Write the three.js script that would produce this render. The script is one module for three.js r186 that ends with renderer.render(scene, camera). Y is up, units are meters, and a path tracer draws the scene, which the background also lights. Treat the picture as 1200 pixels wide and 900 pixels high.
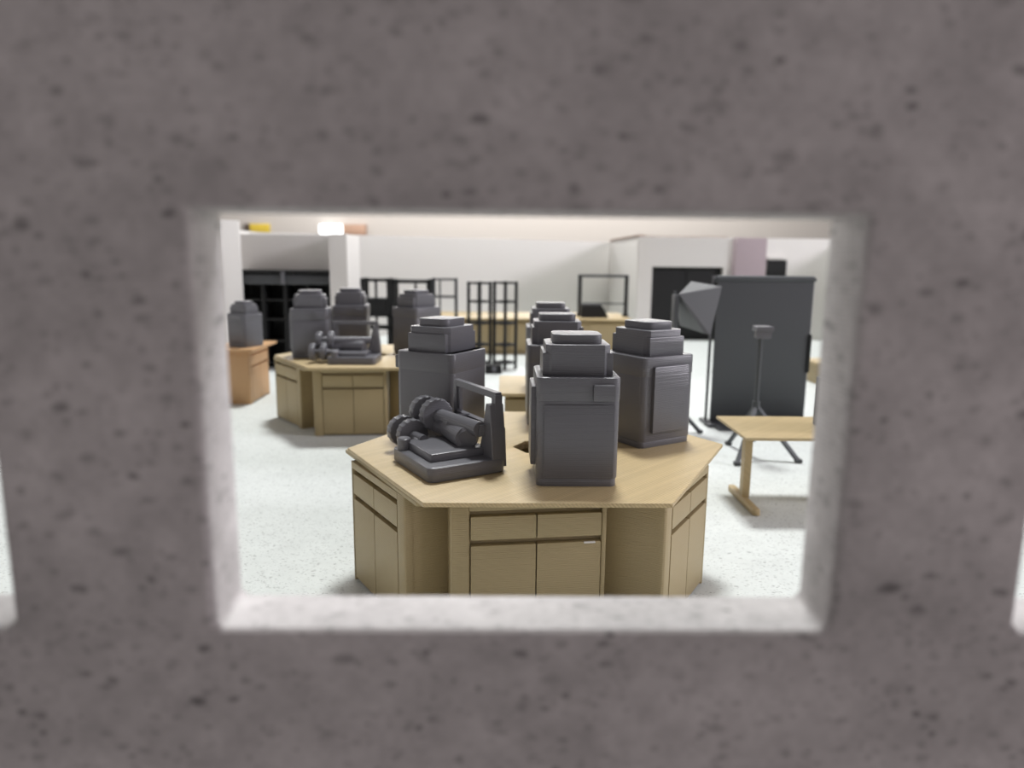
import * as THREE from 'three';
import { mergeGeometries, toCreasedNormals } from 'three/addons/utils/BufferGeometryUtils.js';
import { ConvexGeometry } from 'three/addons/geometries/ConvexGeometry.js';
import { RectAreaLightUniformsLib } from 'three/addons/lights/RectAreaLightUniformsLib.js';

// ---------------------------------------------------------------- camera, light, exposure
// plan coordinates: x to the right, z into the room (three's -z); heights in metres above the model's floor
const R = Math.PI / 180;
const scene = new THREE.Scene();
const renderer = new THREE.WebGLRenderer({ antialias: true });
renderer.toneMapping = THREE.LinearToneMapping;
renderer.toneMappingExposure = 1.0;
renderer.shadowMap.enabled = true;
const camera = new THREE.PerspectiveCamera(2 * Math.atan(450 / 831) / R, 4 / 3, 0.05, 400);
camera.position.set(0, 2.3, 0);
camera.rotation.order = 'YXZ';
camera.rotation.set(-10 * R, -0.74 * R, 0.57 * R);
camera.focus = 4.25;
camera.userData.fStop = 0.72;
scene.background = new THREE.Color().setRGB(0.235, 0.216, 0.214);   // even dim light of the room the model stands in
RectAreaLightUniformsLib.init();
const LAMPS = [   // position, point it faces, width, depth, intensity, colour (x, y, z into the room)
  [[2.5, 40, 21.5], [2.5, 0, 21.5], 7, 7, 124, [0.985, 1, 0.99], 'square white ceiling lamp high above the far half of the room'],
  [[25, 12, 4], [2, 0, 11], 5, 5, 41, [0.95, 0.91, 1], 'square lavender white lamp panel beside the model, above its low side wall'],
  [[0, 17, 55], [0, 0, 55], 44, 7, 17, [1, 0.98, 0.96], 'added unseen light strip that brightens the far beige wall'],  // added to brighten the far wall and gloss the grey tops
  [[12, 5, -6], [0, 1.8, 1.6], 3, 3, 5, [1, 0.82, 0.88], 'added unseen rosy panel that tints the window wall from outside'],  // added for the pinkish gradient across the outer wall
];

// ---------------------------------------------------------------- helpers
let seed = 7;
const rnd = () => { seed = (seed * 1664525 + 1013904223) % 4294967296; return seed / 4294967296; };
const names = {};
const numbered = (n) => { const k = names[n] = (names[n] ?? -1) + 1; return k ? n + '_' + String(k).padStart(3, '0') : n; };
const V = (x, y, z) => new THREE.Vector3(x, y, -z);

function boxUV(g) {
  g = g.index ? g.toNonIndexed() : g;
  if (!g.attributes.normal) g.computeVertexNormals();
  const p = g.attributes.position, n = g.attributes.normal, uv = new Float32Array(p.count * 2);
  for (let t = 0; t < p.count; t += 3) {
    let ax = 0, ay = 0, az = 0;
    for (let i = t; i < t + 3; i++) { ax += n.getX(i); ay += n.getY(i); az += n.getZ(i); }
    ax = Math.abs(ax); ay = Math.abs(ay); az = Math.abs(az);
    for (let i = t; i < t + 3; i++) {
      const x = p.getX(i), y = p.getY(i), z = p.getZ(i);
      const [u, v] = ay >= ax && ay >= az ? [x, z] : ax >= az ? [z, y] : [x, y];
      uv[i * 2] = u; uv[i * 2 + 1] = v;
    }
  }
  g.setAttribute('uv', new THREE.BufferAttribute(uv, 2));
  for (const k of Object.keys(g.attributes)) if (!['position', 'normal', 'uv'].includes(k)) g.deleteAttribute(k);
  return g;
}
const join = (list) => mergeGeometries(list.map(boxUV));
// plan polygon [[x, z-into], ...] raised from y0 to y1 with a bevel on every edge
function prism(pts, y0, y1, bevel = 0.006, holes = []) {
  const poly = (q, C) => { const s = new C(); q.forEach(([x, z], i) => (i ? s.lineTo(x, z) : s.moveTo(x, z))); s.closePath(); return s; };
  const s = poly(pts, THREE.Shape);
  for (const h of holes) s.holes.push(poly(h, THREE.Path));
  const b = Math.min(bevel, (y1 - y0) / 2.2);
  let g = new THREE.ExtrudeGeometry(s, { depth: y1 - y0 - 2 * b, bevelEnabled: b > 0, bevelThickness: b, bevelSize: b, bevelOffset: -b, bevelSegments: 2, curveSegments: 8 });
  g.rotateX(-Math.PI / 2); g.translate(0, y0 + b, 0);
  return boxUV(toCreasedNormals(g, 0.6));
}
function roundRect(w, d, r, n = 5, cx = 0, cz = 0) {
  const out = [];
  for (const [sx, sz, a] of [[1, 1, 0], [-1, 1, 90], [-1, -1, 180], [1, -1, 270]])
    for (let i = 0; i <= n; i++) out.push([cx + sx * (w / 2 - r) + r * Math.cos((a + 90 * i / n) * R), cz + sz * (d / 2 - r) + r * Math.sin((a + 90 * i / n) * R)]);
  return out;
}
const chamfer = (w, d, c, cx = 0, cz = 0) => roundRect(w, d, c, 1, cx, cz);
// chamfered box: centre x, z-into; y from y0 to y1
const box = (w, d, y0, y1, cx = 0, cz = 0, bevel = 0.006) => prism([[cx - w / 2, cz - d / 2], [cx + w / 2, cz - d / 2], [cx + w / 2, cz + d / 2], [cx - w / 2, cz + d / 2]], y0, y1, bevel);
function bar(a, b, r, seg = 10, r2 = r) {   // round bar between two points given as [x, y, z-into]
  const p = V(...a), q = V(...b), d = q.clone().sub(p), g = new THREE.CylinderGeometry(r2, r, d.length(), seg);
  g.applyQuaternion(new THREE.Quaternion().setFromUnitVectors(new THREE.Vector3(0, 1, 0), d.clone().normalize()));
  const m = p.add(q).multiplyScalar(0.5); g.translate(m.x, m.y, m.z);
  return boxUV(g);
}
function sqbar(a, b, w) {   // square bar between two points
  const p = V(...a), q = V(...b), d = q.clone().sub(p), g = new THREE.BoxGeometry(w, d.length(), w);
  g.applyQuaternion(new THREE.Quaternion().setFromUnitVectors(new THREE.Vector3(0, 1, 0), d.clone().normalize()));
  const m = p.add(q).multiplyScalar(0.5); g.translate(m.x, m.y, m.z);
  return boxUV(g);
}
function mesh(name, geo, mat, parent, label) {
  const m = new THREE.Mesh(Array.isArray(geo) ? join(geo) : geo, mat);
  m.castShadow = m.receiveShadow = true;
  if (parent === scene || !parent) { m.name = numbered(name); scene.add(m); } else { m.name = name + (parent.children.filter((c) => c.name.replace(/_\d{3}$/, '') === name).length ? '_' + String(parent.children.filter((c) => c.name.replace(/_\d{3}$/, '') === name).length).padStart(3, '0') : ''); parent.add(m); }
  if (label) m.userData.label = label;
  return m;
}
function tag(o, label, category, group) { o.userData = { label, category }; if (group) o.userData.group = group; return o; }
function thing(name, label, category, [x, y, z], turn = 0, group) {
  const o = new THREE.Group(); o.name = numbered(name); scene.add(o);
  o.position.copy(V(x, y, z)); o.rotation.y = turn * R;
  return tag(o, label, category, group);
}
function copy(src, label, [x, y, z], turn = 0, scale = 1) {
  const o = src.clone(); o.name = numbered(src.name.replace(/_\d{3}$/, '')); scene.add(o);
  o.position.copy(V(x, y, z)); o.rotation.y = turn * R; o.scale.setScalar(scale);
  o.userData = { ...src.userData, label };
  return o;
}
function struct(name, geo, mat) { const m = mesh(name, geo, mat, scene); m.userData = { kind: 'structure' }; return m; }

// ---------------------------------------------------------------- materials
function speckle(size, metres, list, cloud) {   // tileable: light plastic with dark grains
  const a = new Float32Array(size * size).fill(1), px = size / metres;
  const grid = (n) => { const g = Array.from({ length: n * n }, rnd); return (u, v) => { const x = u * n, y = v * n, i = Math.floor(x), j = Math.floor(y), f = x - i, h = y - j, s = f * f * (3 - 2 * f), t = h * h * (3 - 2 * h), q = (p, r) => g[((r + n) % n) * n + ((p + n) % n)]; return (q(i, j) * (1 - s) + q(i + 1, j) * s) * (1 - t) + (q(i, j + 1) * (1 - s) + q(i + 1, j + 1) * s) * t; }; };
  const n1 = grid(9), n2 = grid(31), n3 = grid(120);
  for (let y = 0; y < size; y++) for (let x = 0; x < size; x++) a[y * size + x] = 1 - cloud * (0.9 * n1(x / size, y / size) + 0.8 * n2(x / size, y / size) + 0.6 * n3(x / size, y / size));
  for (const [count, r0, r1, dark] of list) for (let k = 0; k < count; k++) {
    const cx = rnd() * size, cy = rnd() * size, r = (r0 + (r1 - r0) * rnd() ** 2) * px, st = 1 + rnd() * 1.1, d = dark * (0.35 + 0.65 * rnd()), tilt = (rnd() - 0.5) * 0.9;
    const m = Math.ceil(r * st + 2);
    for (let j = -m; j <= m; j++) for (let i = -m; i <= m; i++) {
      const u = (i + j * tilt) / (r * st), v = j / r, q = u * u + v * v;
      if (q < 1) a[((Math.floor(cy) + j + size) % size) * size + (Math.floor(cx) + i + size) % size] *= 1 - d * (1 - q) ** 0.7;
    }
  }
  const data = new Uint8Array(size * size * 4);
  for (let i = 0; i < size * size; i++) { const c = Math.max(0, Math.min(1, a[i])) * 255; data[i * 4] = c; data[i * 4 + 1] = c * 0.995; data[i * 4 + 2] = c; data[i * 4 + 3] = 255; }
  return wrap(new THREE.DataTexture(data, size, size), metres, true);
}
function wrap(t, metres, colour) {
  t.wrapS = t.wrapT = THREE.RepeatWrapping; t.magFilter = THREE.LinearFilter; t.minFilter = THREE.LinearMipmapLinearFilter; t.generateMipmaps = true;
  t.repeat.set(1 / metres, 1 / metres);
  if (colour) t.colorSpace = THREE.SRGBColorSpace;
  t.needsUpdate = true;
  return t;
}
function ridges(metres, waves, fu, fv, rough) {   // printed layer lines: fu, fv whole numbers of waves across one tile
  const n = 256, data = new Uint8Array(n * n * 4), row = Array.from({ length: waves * 2 + 4 }, rnd);
  for (let y = 0; y < n; y++) for (let x = 0; x < n; x++) {
    const ph = (fu * x + fv * y) / n * waves, k = ((Math.floor(ph) % row.length) + row.length) % row.length;
    const c = 255 * (0.5 + 0.42 * Math.sin(ph * 2 * Math.PI) * (1 - rough * row[k]) + 0.08 * (rnd() - 0.5));
    data[(y * n + x) * 4] = data[(y * n + x) * 4 + 1] = data[(y * n + x) * 4 + 2] = c; data[(y * n + x) * 4 + 3] = 255;
  }
  return wrap(new THREE.DataTexture(data, n, n), metres, false);
}
const layers = ridges(0.24, 20, 0, 1, 0.5), strokes = ridges(0.4, 16, 1, 1, 0.35);
const pla = (hex, rough, bump, o = {}) => new THREE.MeshStandardMaterial({ color: hex, roughness: rough, bumpMap: o.map2 ?? layers, bumpScale: bump, ...(o.map ? { map: o.map } : {}) });
const wallGrain = speckle(1024, 2.2, [[2600, 0.003, 0.010, 0.16], [700, 0.006, 0.016, 0.17], [130, 0.008, 0.017, 0.34]], 0.1);
const floorGrain = speckle(1024, 2.2, [[5200, 0.003, 0.009, 0.17], [420, 0.005, 0.01, 0.3]], 0.03);
const sheenLines = speckle(512, 1.1, [], 0.05);
{ // extrusion lines of the printed tops, running diagonally, their sheen painted into the colour
  const n = 512, a = new Uint8Array(n * n * 4), tone = Array.from({ length: 48 }, rnd);
  for (let y = 0; y < n; y++) for (let x = 0; x < n; x++) { const ph = (x + y) / n * 48, k = ((Math.floor(ph) % 48) + 48) % 48, c = 255 * (0.955 + 0.045 * Math.sin(ph * 2 * Math.PI) - 0.05 * tone[k] + 0.02 * (rnd() - 0.5)), i = (y * n + x) * 4; a[i] = a[i + 1] = a[i + 2] = Math.min(255, c); a[i + 3] = 255; }
  sheenLines.image.data.set(a); sheenLines.needsUpdate = true;
}
const M = {
  wall: pla('#d6d3d1', 0.6, 0.0007, { map: wallGrain }),
  white: pla('#dad7d3', 0.6, 0.0015),
  floor: new THREE.MeshStandardMaterial({ color: '#d6dcd8', roughness: 0.55, map: floorGrain, bumpMap: floorGrain, bumpScale: 0.004 }),
  mauveShade: pla('#a4959a', 0.6, 0.002),  // darker tone carries the shadow on the corner pillar
  tan: pla('#a3926d', 0.5, 0.0016),  // filament of the tops, darkened to carry the shade of cabinet fronts
  top: pla('#c8b286', 0.46, 0.0022, { map2: strokes, map: sheenLines }),
  orange: pla('#c39b70', 0.5, 0.0016),
  grey: pla('#646469', 0.33, 0.0013),
  slate: pla('#46494c', 0.5, 0.001),
  dark: pla('#3e4043', 0.5, 0.001),
  black: pla('#0b0c0d', 0.7, 0.001),
  dark2: pla('#56585a', 0.5, 0.001),
  brown: pla('#8b6f5c', 0.7, 0),
};

// ---------------------------------------------------------------- lamps of the surrounding room, plus added light panels
for (const [at, aim, w, d, power, c, label] of LAMPS) {
  const t = thing('room_or_added_lamp', label, 'lamp', at);
  t.quaternion.setFromUnitVectors(new THREE.Vector3(0, -1, 0), V(...aim).sub(V(...at)).normalize());
  mesh('housing', box(w + 0.6, d + 0.6, 0.3, 0.9), M.wall, t);
  const glow = new THREE.MeshStandardMaterial({ color: '#ffffff', emissive: new THREE.Color().setRGB(...c), emissiveIntensity: 4 });
  mesh('diffuser', box(w, d, 0.2, 0.3, 0, 0, 0.02), glow, t);
  const l = new THREE.RectAreaLight(new THREE.Color().setRGB(...c), power, w, d);
  l.position.set(0, 0.15, 0); l.rotation.x = -Math.PI / 2; t.add(l);
}

// ---------------------------------------------------------------- the model's shell
struct('floor', box(17.2, 28, -0.3, 0, 1.6, 15.45, 0), M.floor);
{ // window wall: holes with softened edges
  const W0 = 1.58, T = 0.192, b = 0.02, s = new THREE.Shape();
  s.moveTo(-7, 0); s.lineTo(10.2, 0); s.lineTo(10.2, 2.95); s.lineTo(-7, 2.95); s.closePath();
  for (const [a, c] of [[-4.51, -3.05], [-2.6, -1.165], [-0.685, 0.795], [1.25, 2.71], [3.16, 4.62], [5.07, 6.53], [6.98, 8.44]]) {
    const h = new THREE.Path(), r = 0.018; h.moveTo(a + r, 1.418); h.lineTo(c - r, 1.418); h.lineTo(c, 1.418 + r); h.lineTo(c, 2.4); h.lineTo(a, 2.4); h.lineTo(a, 1.418 + r); h.closePath(); s.holes.push(h);
  }
  const g = new THREE.ExtrudeGeometry(s, { depth: T - 2 * b, bevelEnabled: true, bevelThickness: b, bevelSize: b, bevelOffset: -b, bevelSegments: 4 });
  g.translate(0, 0, -W0 - T + b);
  struct('wall_front', boxUV(toCreasedNormals(g, 0.9)), M.wall);
}
struct('wall_left', box(0.3, 20, 0, 2.95, -6.85, 11.76), M.white);
struct('wall_right', box(0.3, 19.2, 0, 2.95, 10.05, 11.36), M.white);
{ // slanting back wall
  const a = [-6.9, 18.95], c = [3.84, 26.1], d = Math.hypot(c[0] - a[0], c[1] - a[1]), nx = -(c[1] - a[1]) / d * 0.25, nz = (c[0] - a[0]) / d * 0.25;
  struct('wall_back', prism([a, c, [c[0] + nx, c[1] + nz], [a[0] + nx, a[1] + nz]], 0, 2.93, 0.01), M.white);
}
// alcove at the left
struct('wall_alcove', box(2.2, 0.16, 0, 2.76, -4.61, 15.4), M.white);
struct('pillar_left', prism([[-5.56, 14.22], [-5.29, 14.5], [-5.29, 14.58], [-5.8, 14.58]], 0, 3.0), M.white);
struct('pillar_right', box(0.36, 1.25, 0, 2.76, -3.33, 15.12), M.white);
// booth with the black doorway at the right
{
  const s = new THREE.Shape(); s.moveTo(3.85, 0); s.lineTo(4.27, 0); s.lineTo(4.27, 2.12); s.lineTo(6.32, 2.12); s.lineTo(6.32, 0); s.lineTo(6.4, 0); s.lineTo(6.4, 2.96); s.lineTo(3.85, 2.96); s.closePath();
  const g = new THREE.ExtrudeGeometry(s, { depth: 0.18, bevelEnabled: true, bevelThickness: 0.01, bevelSize: 0.01, bevelOffset: -0.01, bevelSegments: 1 });
  g.translate(0, 0, -20.79);
  struct('wall_booth', boxUV(g), M.white);
  struct('wall_booth_side', box(0.2, 5.6, 0, 2.96, 3.95, 23.6), M.white);
  struct('trim_1', box(0.22, 5.4, 2.96, 3.02, 3.95, 23.5, 0.004), M.brown);
  struct('trim_2', box(2.5, 0.14, 2.96, 2.985, 5.13, 20.72, 0.004), M.brown);
  const d = struct('door_1', box(2.06, 0.06, 0, 2.12, 5.295, 20.84, 0.004), M.black);
  for (const x of [4.79, 5.8]) mesh('door_panel', box(0.98, 0.03, 0.03, 2.08, x, 20.8, 0.006), M.black, d);
}
struct('wall_corner', box(3.6, 0.2, 0, 2.96, 8.2, 21.05), M.white);
struct('pillar_corner', box(0.86, 0.42, 0, 2.96, 7.08, 20.76), M.mauveShade);
{
  const t = thing('wall_display', 'small black square panel with a white ledge on the wall above the dark backdrop', 'panel', [7.96, 1.86, 20.9]);
  mesh('screen', box(0.56, 0.08, 0, 0.48, 0, 0), M.black, t); mesh('ledge', box(0.56, 0.16, 0.49, 0.58, -0.02, -0.03), M.white, t, 'white ledge');
}
// the room beyond the model
struct('wall_far', box(120, 0.6, -3, 30, 0, 64), new THREE.MeshStandardMaterial({ color: '#a39d97', roughness: 0.9 }));
{
  const t = thing('wall_sign', 'blurred yellow panel with a dark end on the far wall above the alcove', 'sign', [-21.6, 4.25, 63.55]);
  mesh('panel', box(1.7, 0.2, 0, 0.85, 0.3, 0), pla('#a8912c', 0.6, 0), t); mesh('end_cap', box(0.5, 0.24, 0, 0.85, -0.8, 0), pla('#3a2f26', 0.6, 0), t, 'dark end');
  const l = thing('wall_lamp', 'glowing white lamp beyond the wall above the left alcove', 'lamp', [-15.05, 4.1, 63.2]);
  mesh('mount', box(0.6, 0.3, 0.2, 0.7, 0, 0.35), M.wall, l);
  mesh('diffuser', prism(roundRect(2.0, 0.35, 0.15), 0, 0.98, 0.1), new THREE.MeshStandardMaterial({ color: '#ffffff', emissive: '#f4fbff', emissiveIntensity: 1.6 }), l, 'glowing white diffuser');
  const p = new THREE.RectAreaLight(0xf4fbff, 6, 1.8, 0.8); p.position.set(0, 0.5, 0.3); p.rotation.y = 0; p.lookAt(V(-15.05, 4.6, 0)); l.add(p);
  const s = thing('brown_box', 'blurred brown box against the far wall right of the glowing lamp', 'box', [-13.0, 4.2, 63.43]);
  mesh('carton', box(1.9, 0.52, 0, 0.8, 0, 0, 0.02), M.brown, s); mesh('lid', box(2.0, 0.52, 0.8, 0.92, 0, 0, 0.02), M.brown, s);
}

// ---------------------------------------------------------------- cabinets and worktops
// cabinet: front towards the viewer at turn 0, origin under the middle of its front face; post: the side of the wide corner post
function makeCabinet(label, mat, at, turn, w = 0.93, h = 0.885, d = 0.5, post = -1) {
  const t = thing('cabinet', label, 'cabinet', at, turn), g = 0.055;
  const L = post < 0 ? -w / 2 + 0.12 : -w / 2 + 0.025, Rr = post < 0 ? w / 2 - 0.03 : w / 2 - 0.11, fw = (Rr - L) / 2;
  mesh('carcass', [box(w, d - g, 0, h, 0, g + (d - g) / 2, 0.004), prism(roundRect(L + w / 2, g + 0.02, 0.02, 3, (L - w / 2) / 2, g / 2 + 0.01), 0, h, 0.004), prism(roundRect(w / 2 - Rr, g + 0.02, 0.012, 3, (Rr + w / 2) / 2, g / 2 + 0.01), 0, h, 0.004), box(Rr - L + 0.01, g, h - 0.05, h, (L + Rr) / 2, g / 2, 0.004)], mat, t);
  for (const s of [0, 1]) {
    const x = L + fw * (s + 0.5);
    mesh('drawer', box(fw - 0.008, 0.045, h - 0.235, h - 0.085, x, 0.024, 0.008), mat, t);
    mesh('door', box(fw - 0.008, 0.045, 0.02, h - 0.268, x, 0.024, 0.008), mat, t);
  }
  return t;
}
const hex = (r, turn = 0, cx = 0, cz = 0) => [0, 1, 2, 3, 4, 5].map((k) => [cx + r * Math.cos((60 * k + turn) * R), cz + r * Math.sin((60 * k + turn) * R)]);
function makeWorktop(label, x, z, turn, L, ux, uz, bowed) {
  const t = thing('hexagonal_worktop', label, 'worktop', [x, 0, z], turn);
  const hole = hex(0.19).reverse();
  mesh('tabletop', prism(bowed ?? hex(L), 0.922, 0.95, 0.005, [hole]), M.top, t);
  mesh('under_plate', prism(hex(L * 0.935, 0, ux, uz), 0.886, 0.914, 0.006, [hole.map(([a, b]) => [a * 1.05, b * 1.05])]), M.tan, t);
  mesh('light_blocking_core', prism(hex(0.36, 0, ux, uz), 0, 0.886, 0.004, [hex(0.33, 0, ux, uz).reverse()]), M.tan, t);  // added shell that blocks light below the centre hole
  mesh('spacer', prism(hex(0.9, 0, ux, uz), 0.913, 0.923, 0.001, [hole.map(([a, b]) => [a * 1.05, b * 1.05])]), M.tan, t);
  return t;
}
const C = [0.264, 5.025];
makeWorktop('near hexagonal tan worktop carrying four grey machines and a wheeled device', C[0], C[1], 0, 1.394, -0.11, 0.02,
  [[1.386, 0.11], [0.70, 1.21], [-0.70, 1.21], [-1.378, -0.065], [-0.707, -1.222], [0.70, -1.212]]);
const cab = 'tan cabinet with two drawers over two doors ';
const frontCab = makeCabinet(cab + 'facing the window under the near worktop', M.tan, [0.165, 0, 4.02], 7, 0.95);
mesh('white_strip', box(0.07, 0.012, 0.607, 0.619, 0.37, 0.0, 0.003), M.white, frontCab, 'whitish strip on the door edge');  // small whitish strip at the door edge
makeCabinet(cab + 'at the left side of the near worktop', M.tan, [-0.83, 0, 4.47], -58, 0.9, 0.885, 0.3, 1);
makeCabinet(cab + 'at the right side of the near worktop', M.tan, [1.225, 0, 4.43], 58, 0.88, 0.885, 0.4);

const D = [-1.8, 9.95];
makeWorktop('second hexagonal tan worktop, further back at the left', D[0], D[1], 4, 1.394, -0.12, 0.06);
makeCabinet(cab + 'facing the window under the second worktop', M.tan, [-1.985, 0, 9.05], 5);
makeCabinet(cab + 'at the left side of the second worktop', M.tan, [-3.0, 0, 9.75], -52, 0.9, 0.885, 0.33, 1);
makeCabinet('mostly hidden tan cabinet at the right side of the second worktop', M.tan, [-0.96, 0, 9.73], 64, 0.9, 0.885, 0.42);

{ // straight bench behind the near worktop
  const t = thing('bench', 'straight tan bench seen between the machines behind the near worktop', 'bench', [0.6, 0, 7.1]);
  mesh('bench_top', box(1.28, 1.12, 0.915, 0.95, 0, 0.56), M.top, t);
  mesh('carcass', box(1.16, 1.0, 0, 0.87, 0, 0.58), M.tan, t);
  mesh('rail', box(1.1, 0.9, 0.87, 0.916, 0.02, 0.6), M.tan, t);
}
{ // cabinet at the far left with its own top
  const t = makeCabinet('orange tan cabinet under a small machine beside the left window jamb', M.orange, [-3.97, 0, 11.47], 90, 0.93, 0.84, 0.55);
  mesh('countertop', box(1.2, 0.72, 0.84, 0.88, 0.06, 0.27), M.orange, t);
}

// ---------------------------------------------------------------- grey machines
function makeMachine(label, at, turn) {
  const t = thing('printed_machine', label, 'machine', at, turn, undefined);
  const w = 0.495, d = 0.5;
  mesh('body', [prism(roundRect(w, d, 0.045, 5), 0.045, 0.668, 0.012), prism(roundRect(w - 0.012, d - 0.012, 0.04, 4), 0, 0.05, 0.004)], M.grey, t);
  mesh('upper_band', prism(roundRect(w + 0.005, d + 0.01, 0.048, 5), 0.525, 0.668, 0.012), M.grey, t);
  mesh('front_door', box(w - 0.08, 0.03, 0.06, 0.505, 0.008, -d / 2 + 0.006, 0.005), M.grey, t);
  mesh('control_box', box(0.125, 0.05, 0.53, 0.628, 0.148, -d / 2 - 0.012, 0.008), M.grey, t);
  mesh('side_panel', box(0.05, 0.33, 0.11, 0.6, -w / 2 - 0.004, 0.0, 0.012), M.grey, t);
  const h = mesh('upper_block', prism(chamfer(0.385, 0.36, 0.035), 0.66, 0.852, 0.006), M.grey, t);
  for (const s of [-1, 1]) mesh('wing', box(0.04, 0.33, 0.66, 0.803, s * 0.19, 0, 0.005), M.grey, h);
  mesh('cap', prism(roundRect(0.3, 0.265, 0.06, 5), 0.845, 0.908, 0.007), M.grey, t);
  return t;
}
const m0 = makeMachine('grey printed machine nearest the window, its plain door facing the viewer', [0.447, 0.95, 4.35], 0);
copy(m0, 'grey printed machine turned sideways with a raised panel at the right of the near worktop', [1.085, 0.95, 5.3], 121);
copy(m0, 'grey printed machine behind the wheeled device at the left of the near worktop', [-0.465, 0.95, 5.39], 241);
copy(m0, 'grey printed machine at the back of the near worktop, half hidden by the front one', [0.445, 0.95, 5.93], 180);
copy(m0, 'grey printed machine on the straight bench, only its stepped top showing', [0.49, 0.95, 7.45], 180);
copy(m0, 'grey printed machine at the left front of the second worktop', [-2.64, 0.95, 9.78], 8);
copy(m0, 'grey printed machine behind the wheeled device on the second worktop', [-2.24, 0.95, 10.5], 5);
copy(m0, 'grey printed machine at the right of the second worktop, turned on its corner', [-1.24, 0.95, 10.15], 230);
copy(m0, 'small grey printed machine on the orange tan cabinet by the left jamb', [-4.14, 0.88, 11.4], -25, 0.79);

// ---------------------------------------------------------------- wheeled devices
function makeDevice(label, at, turn) {
  const t = thing('wheeled_device', label, 'device', at, turn);
  const P = (a, y, b) => [a - 0.27, y, b - 0.31];   // a along the front, b to the back, from the front left corner
  mesh('base', prism(roundRect(0.54, 0.62, 0.05, 5), 0, 0.095, 0.014), M.grey, t);
  mesh('plate', [prism(roundRect(0.4, 0.42, 0.012, 2, 0.0, 0.03), 0.09, 0.145, 0.01)], M.grey, t);
  mesh('knob', [bar(P(0.05, 0.09, 0.52), P(0.05, 0.165, 0.52), 0.045, 20), bar(P(0.05, 0.165, 0.52), P(0.05, 0.172, 0.52), 0.045, 20, 0.036)], M.grey, t);
  // post: tapered wedge at the right corner, with two ribs
  const wedge = (a0, a1, prof) => { const s = new THREE.Shape(); prof.forEach(([b, y], i) => (i ? s.lineTo(b, y) : s.moveTo(b, y))); s.closePath(); const g = new THREE.ExtrudeGeometry(s, { depth: a1 - a0 - 0.01, bevelEnabled: true, bevelThickness: 0.005, bevelSize: 0.005, bevelOffset: -0.005, bevelSegments: 1 }); g.rotateY(Math.PI / 2); g.translate(a0 + 0.005 - 0.27, 0, 0.31); return boxUV(g); };
  mesh('post', [wedge(0.44, 0.54, [[0.005, 0.08], [0.2, 0.08], [0.16, 0.2], [0.1, 0.44], [0.045, 0.44], [0.02, 0.25]]), wedge(0.53, 0.56, [[0.03, 0.03], [0.16, 0.03], [0.12, 0.28], [0.05, 0.28]])], M.grey, t);
  // upright frame
  const fr = mesh('frame', [sqbar(P(0.5, 0.495, 0.04), P(0.5, 0.495, 0.64), 0.042), sqbar(P(0.5, 0.25, 0.06), P(0.5, 0.5, 0.06), 0.05), sqbar(P(0.5, 0.25, 0.62), P(0.5, 0.5, 0.62), 0.045), sqbar(P(0.5, 0.275, 0.06), P(0.5, 0.275, 0.62), 0.045)], M.grey, t);
  for (const b of [0.1, 0.58]) mesh('inner_rim', sqbar(P(0.5, 0.46, b), P(0.5, 0.31, b), 0.02), M.grey, fr);
  // arm between the upper wheels and the post
  mesh('arm', [bar(P(0.32, 0.275, 0.8), P(0.41, 0.27, 0.12), 0.05, 16), sqbar(P(0.4, 0.265, 0.14), P(0.5, 0.26, 0.14), 0.07), sqbar(P(0.38, 0.27, 0.46), P(0.5, 0.28, 0.46), 0.05)], M.grey, t);
  // optical head hanging below the arm
  const hd = mesh('head', [bar(P(0.38, 0.205, 0.5), P(0.36, 0.195, 0.22), 0.075, 20), bar(P(0.37, 0.2, 0.22), P(0.36, 0.195, 0.2), 0.075, 20, 0.06), prism(roundRect(0.13, 0.16, 0.02, 3, 0.11, 0.18), 0.16, 0.275, 0.01), bar(P(0.35, 0.19, 0.6), P(0.36, 0.2, 0.5), 0.058, 16)], M.grey, t);
  for (const b of [0.3, 0.42]) mesh('screw', bar(P(0.39, 0.25, b), P(0.38, 0.3, b), 0.02, 10), M.grey, hd);
  mesh('lug', bar(P(0.43, 0.2, 0.3), P(0.49, 0.215, 0.26), 0.02, 10), M.grey, hd);
  // scalloped wheels
  const wheel = (a, y, b, r, th) => {
    const s = new THREE.Shape(), n = 18;
    for (let i = 0; i < n * 6; i++) { const f = i / (n * 6) * 2 * Math.PI, q = r * (1 - 0.05 * Math.abs(Math.sin(f * n / 2)) ** 0.7), x = q * Math.cos(f), yy = q * Math.sin(f); i ? s.lineTo(x, yy) : s.moveTo(x, yy); }
    s.closePath();
    const g = new THREE.ExtrudeGeometry(s, { depth: th - 0.02, bevelEnabled: true, bevelThickness: 0.01, bevelSize: 0.01, bevelOffset: -0.01, bevelSegments: 2 });
    g.translate(a - 0.27, y, 0.31 - b - th / 2 + 0.01);
    return boxUV(toCreasedNormals(g, 0.5));
  };
  for (const [a, y, b, r] of [[0.335, 0.275, 0.63, 0.12], [0.315, 0.275, 0.775, 0.115], [0.18, 0.14, 0.69, 0.112], [0.165, 0.14, 0.83, 0.112]]) {
    const w = mesh('wheel', wheel(a, y, b, r, 0.075), M.grey, t);
    mesh('hub', bar(P(a, y, b - 0.04), P(a, y, b + 0.04), 0.045, 16), M.grey, w);
  }
  mesh('axle', [bar(P(0.165, 0.14, 0.84), P(0.185, 0.14, 0.5), 0.035, 12), sqbar(P(0.175, 0.14, 0.76), P(0.325, 0.275, 0.7), 0.05), box(0.1, 0.06, 0.06, 0.15, -0.085, 0.235, 0.006)], M.grey, t);
  return t;
}
const d0 = makeDevice('grey device with scalloped wheels, square plate and upright frame on the near worktop', [-0.362, 0.95, 4.53], 30);
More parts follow.
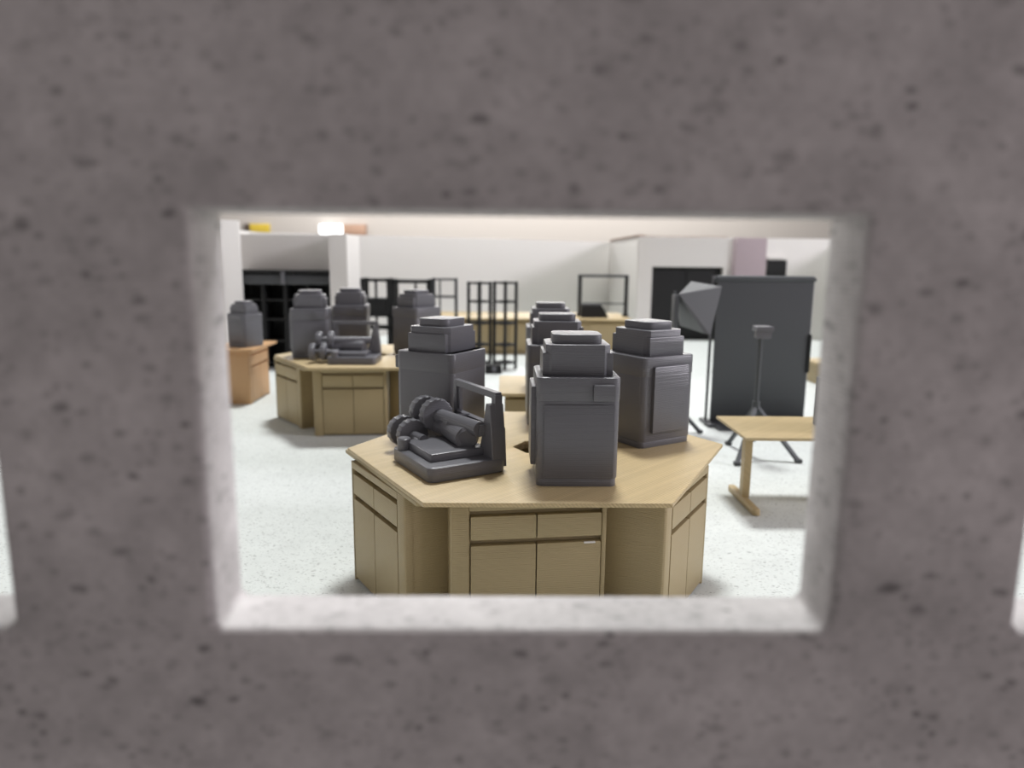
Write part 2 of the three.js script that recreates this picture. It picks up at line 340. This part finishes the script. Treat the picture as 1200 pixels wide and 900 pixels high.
copy(d0, 'grey device with scalloped wheels and upright frame on the second worktop', [-1.94, 0.95, 9.24], 90);

// ---------------------------------------------------------------- black shelving and racks
function rack(label, x, z, w, d, h, shelves, p = 0.055, turn = 0, mat = M.black) {
  const t = thing('shelf_rack', label, 'rack', [x, 0, z], turn);
  for (const sx of [-1, 1]) for (const sz of [-1, 1]) mesh('post', box(p, p, 0, h, sx * (w / 2 - p / 2), sz * (d / 2 - p / 2), 0.004), mat, t);
  for (const y of [...shelves, h - p]) {
    mesh('shelf_frame', [-1, 1].flatMap((s) => [box(w, p * 0.8, y, y + p * 0.8, 0, s * (d / 2 - p / 2), 0.004), box(p * 0.8, d, y, y + p * 0.8, s * (w / 2 - p / 2), 0, 0.004)]), mat, t);
  }
  return t;
}
{
  const t = thing('storage_wall', 'large black storage unit filling the alcove behind the left tables', 'shelving', [-4.5, 0, 14.96]);
  mesh('back_panel', box(1.92, 0.04, 0, 2.02, 0, 0.33), M.black, t);
  mesh('top_board', box(1.92, 0.6, 1.96, 2.03, 0, 0), M.black, t);
  mesh('fascia', box(1.88, 0.05, 1.74, 1.93, 0, -0.26), M.dark, t, 'dark grey fascia strip');
  mesh('bracket', box(0.07, 0.06, 1.74, 2.0, 0.0, -0.3), M.grey, t, 'grey middle bracket');
  for (const x of [-0.93, -0.45, 0, 0.46, 0.93]) mesh('upright', box(0.06, 0.5, 0, 1.95, x, 0.02), M.black, t);
  for (const y of [0.1, 0.55, 1.0, 1.4]) mesh('shelf', box(1.84, 0.5, y, y + 0.04, 0, 0.04), M.black, t);
}
rack('narrow black open rack nearest the alcove, leftmost of the back racks', -3.43, 16.3, 0.45, 0.5, 1.83, [0.15, 0.7, 1.0, 1.4], 0.06);
const rb = rack('black open rack with a middle post, second of the back racks from the alcove', -2.87, 16.3, 0.65, 0.5, 1.85, [0.15, 0.7, 0.98], 0.08);
mesh('middle_post', box(0.05, 0.05, 0, 1.8, 0, -0.2, 0.004), M.black, rb);
const rc = rack('wide black open rack with crates, beside the slim lattice rack', -2.08, 16.3, 0.88, 0.5, 1.83, [0.15, 0.7, 0.98], 0.09);
mesh('middle_post', box(0.05, 0.05, 0, 1.78, 0.1, -0.2, 0.004), M.black, rc);
const rd = rack('slim lattice rack standing apart before the pale wall', -1.34, 16.3, 0.56, 0.36, 1.86, [0.3, 0.75, 1.42], 0.05, 0, M.dark);
mesh('middle_post', box(0.04, 0.04, 0, 1.82, -0.1, -0.15, 0.004), M.dark, rd);
rack('tall black rack on its corner, left one of the close pair in the middle', -0.505, 14.9, 0.37, 0.37, 1.83, [0.12, 0.5, 0.95, 1.4], 0.05, 45);
rack('tall black rack on its corner, right one of the close pair in the middle', 0.035, 14.9, 0.37, 0.37, 1.84, [0.12, 0.5, 0.95, 1.4], 0.05, 45);
function crate(label, x, y, z, w, d, h) { const t = thing('crate', label, 'crate', [x, y, z]); mesh('crate_body', box(w, d, 0, h), M.black, t); mesh('lid', box(w + 0.03, d + 0.02, h, h + 0.03), M.black, t); }
crate('dark crate on the second back rack from the alcove', -2.87, 1.046, 16.3, 0.46, 0.46, 0.32);
crate('dark crate on the wide back rack beside the lattice rack', -2.08, 1.053, 16.3, 0.66, 0.46, 0.26);
{
  const t = thing('floor_box', 'small dark box on the floor at the foot of the paired racks', 'box', [-0.2, 0, 14.35]);
  mesh('casing', box(0.34, 0.3, 0, 0.17), M.black, t); mesh('knob', bar([0.02, 0.1, -0.15], [0.02, 0.1, -0.19], 0.05, 14), M.grey, t, 'grey round knob');
}

// ---------------------------------------------------------------- counter along the back
{
  const t = thing('counter', 'long tan counter along the back wall beneath the black frame', 'counter', [0.62, 0, 17.2]);
  mesh('countertop', box(5.0, 2.1, 0.84, 0.885, 0, 1.0), M.top, t);
  mesh('carcass', box(4.9, 1.9, 0, 0.8, 0, 1.05), M.tan, t);
  mesh('rail', box(4.8, 1.8, 0.8, 0.845, 0, 1.1), M.tan, t);
  for (let k = 0; k < 5; k++) mesh('cabinet_front', box(0.93, 0.03, 0.06, 0.76, -1.94 + k * 0.97, 0.095), M.tan, t);
  const f = thing('open_frame', 'black open rectangular frame standing on the long back counter', 'frame', [2.52, 0.885, 18.1]);
  for (const x of [-0.59, 0.59]) mesh('post', box(0.09, 0.09, 0, 1.04, x, 0), M.black, f);
  mesh('top_bar', box(1.27, 0.09, 0.98, 1.05, 0, 0), M.dark, f); mesh('lower_bar', box(1.2, 0.06, 0.3, 0.34, 0, 0), M.dark, f);
  for (const x of [-0.59, 0.59]) mesh('foot', box(0.14, 0.2, 0, 0.05, x, 0), M.black, f);
  const b = thing('control_unit', 'low black box with sloping side beneath the open frame on the back counter', 'box', [2.25, 0.885, 17.75]);
  const s = new THREE.Shape(); s.moveTo(-0.33, 0); s.lineTo(0.35, 0); s.lineTo(0.25, 0.2); s.lineTo(0.16, 0.32); s.lineTo(-0.33, 0.32); s.closePath();
  const g = new THREE.ExtrudeGeometry(s, { depth: 0.4, bevelEnabled: true, bevelThickness: 0.01, bevelSize: 0.01, bevelOffset: -0.01, bevelSegments: 1 }); g.translate(0, 0.0, -0.2);
  mesh('casing', boxUV(g), M.black, b); mesh('top_plate', box(0.4, 0.36, 0.32, 0.335, -0.1, 0), M.black, b);
}

// ---------------------------------------------------------------- photo studio corner
{
  const t = thing('backdrop', 'tall dark grey backdrop sheet hanging from a roll at the right', 'backdrop', [3.635, 0, 9.9], 0);
  mesh('sheet', box(1.33, 0.04, 0.03, 2.02, 0, 0, 0.01), M.slate, t);
  mesh('sweep', box(1.33, 0.5, 0.0, 0.03, 0, -0.2, 0.008), M.slate, t);
  mesh('roll', [bar([-0.68, 2.055, 0.02], [0.67, 2.055, 0.02], 0.05, 20), bar([-0.72, 2.055, 0.02], [0.71, 2.055, 0.02], 0.025, 12)], M.slate, t);
  for (const s of [-1, 1]) {
    const p = mesh('stand_pole', bar([s * 0.7, 0.02, 0.09], [s * 0.7, 2.1, 0.09], 0.022, 12), M.grey, t);
    mesh('stand_foot', [prism(roundRect(0.12, 0.5, 0.02, 2, s * 0.7, -0.02), 0, 0.04, 0.006), prism(roundRect(0.3, 0.1, 0.02, 2, s * 0.7 + 0.08, -0.1), 0, 0.04, 0.006)], M.dark, p);
  }
  mesh('clamp', prism(roundRect(0.06, 0.12, 0.02, 3, 0.67, 0.02), 0.75, 1.3, 0.02), M.black, t, 'black clamp at the right edge');
}
function tripod(t, h, spread, legY, angles, r = 0.02) {
  mesh('pole', [bar([0, 0.18, 0], [0, h, 0], r, 12), bar([0, legY - 0.05, 0], [0, legY + 0.05, 0], r * 1.7, 12)], M.slate, t);
  for (const a of angles) {
    const e = [spread * Math.cos(a * R), 0.02, spread * Math.sin(a * R)];
    const l = mesh('leg', sqbar([0, legY, 0], e, 0.042), M.slate, t);
    mesh('foot', box(0.07, 0.07, 0, 0.05, e[0], e[2], 0.012), M.dark, l);
  }
}
{
  const t = thing('softbox', 'faceted grey softbox on a stand left of the dark backdrop', 'softbox', [2.27, 0, 9.45]);
  tripod(t, 1.9, 0.42, 0.45, [-18, 100, 222], 0.022);
  const q = [[2.29, 1.87, 9.3], [2.6, 2.02, 9.9], [2.91, 1.965, 9.5], [2.715, 1.345, 9.25], [2.64, 1.36, 9.25], [2.42, 1.42, 9.7], [2.33, 1.75, 9.6]].map(([x, y, z]) => V(x - 2.27, y, z - 9.45));
  mesh('hood', boxUV(new ConvexGeometry(q)), M.dark2, t);
  mesh('side_plate', box(0.06, 0.16, 1.26, 1.86, -0.01, -0.1, 0.01), M.slate, t);
}
{
  const t = thing('light_stand', 'thin grey tripod light stand in front of the dark backdrop', 'stand', [3.0, 0, 8.2]);
  tripod(t, 1.5, 0.52, 0.62, [-128, -33, 105], 0.026);
  mesh('lamp_head', [box(0.2, 0.16, 1.5, 1.56, 0.02, 0, 0.01), prism([[-0.08, -0.07], [0.1, -0.07], [0.06, 0.08], [-0.05, 0.08]], 1.42, 1.51, 0.01)], M.grey, t);
}

// ---------------------------------------------------------------- table at the right
{
  const t = thing('table', 'plain tan table with one slanted foot bar at the right', 'table', [2.92, 0, 6.57]);
  mesh('tabletop', box(1.5, 0.9, 0.72, 0.75, 0, 0.0, 0.008), M.top, t);
  for (const s of [-1, 1]) { const l = mesh('leg', box(0.07, 0.09, 0.05, 0.722, s * 0.57, 0.0, 0.008), M.top, t); mesh('foot_bar', prism(roundRect(0.075, 0.76, 0.03, 3, s * 0.585, -0.03), 0, 0.06, 0.012), M.top, l); }
  const m = thing('instrument_case', 'dark upright case on the right table, mostly behind the window jamb', 'case', [3.25, 0.75, 6.5]);
  mesh('case_body', prism(roundRect(0.48, 0.4, 0.03, 3), 0, 0.47, 0.01), M.dark, m); mesh('lid', prism(roundRect(0.4, 0.32, 0.03, 3), 0.47, 0.53, 0.01), M.dark, m);
}
{
  const t = thing('storage_box', 'low tan box on the floor beyond the right edge of the backdrop', 'box', [6.5, 0, 13.6]);
  mesh('carton', box(1.05, 0.6, 0, 0.36), M.tan, t); mesh('lid', box(1.1, 0.64, 0.36, 0.42), M.top, t);
}
renderer.render(scene, camera);
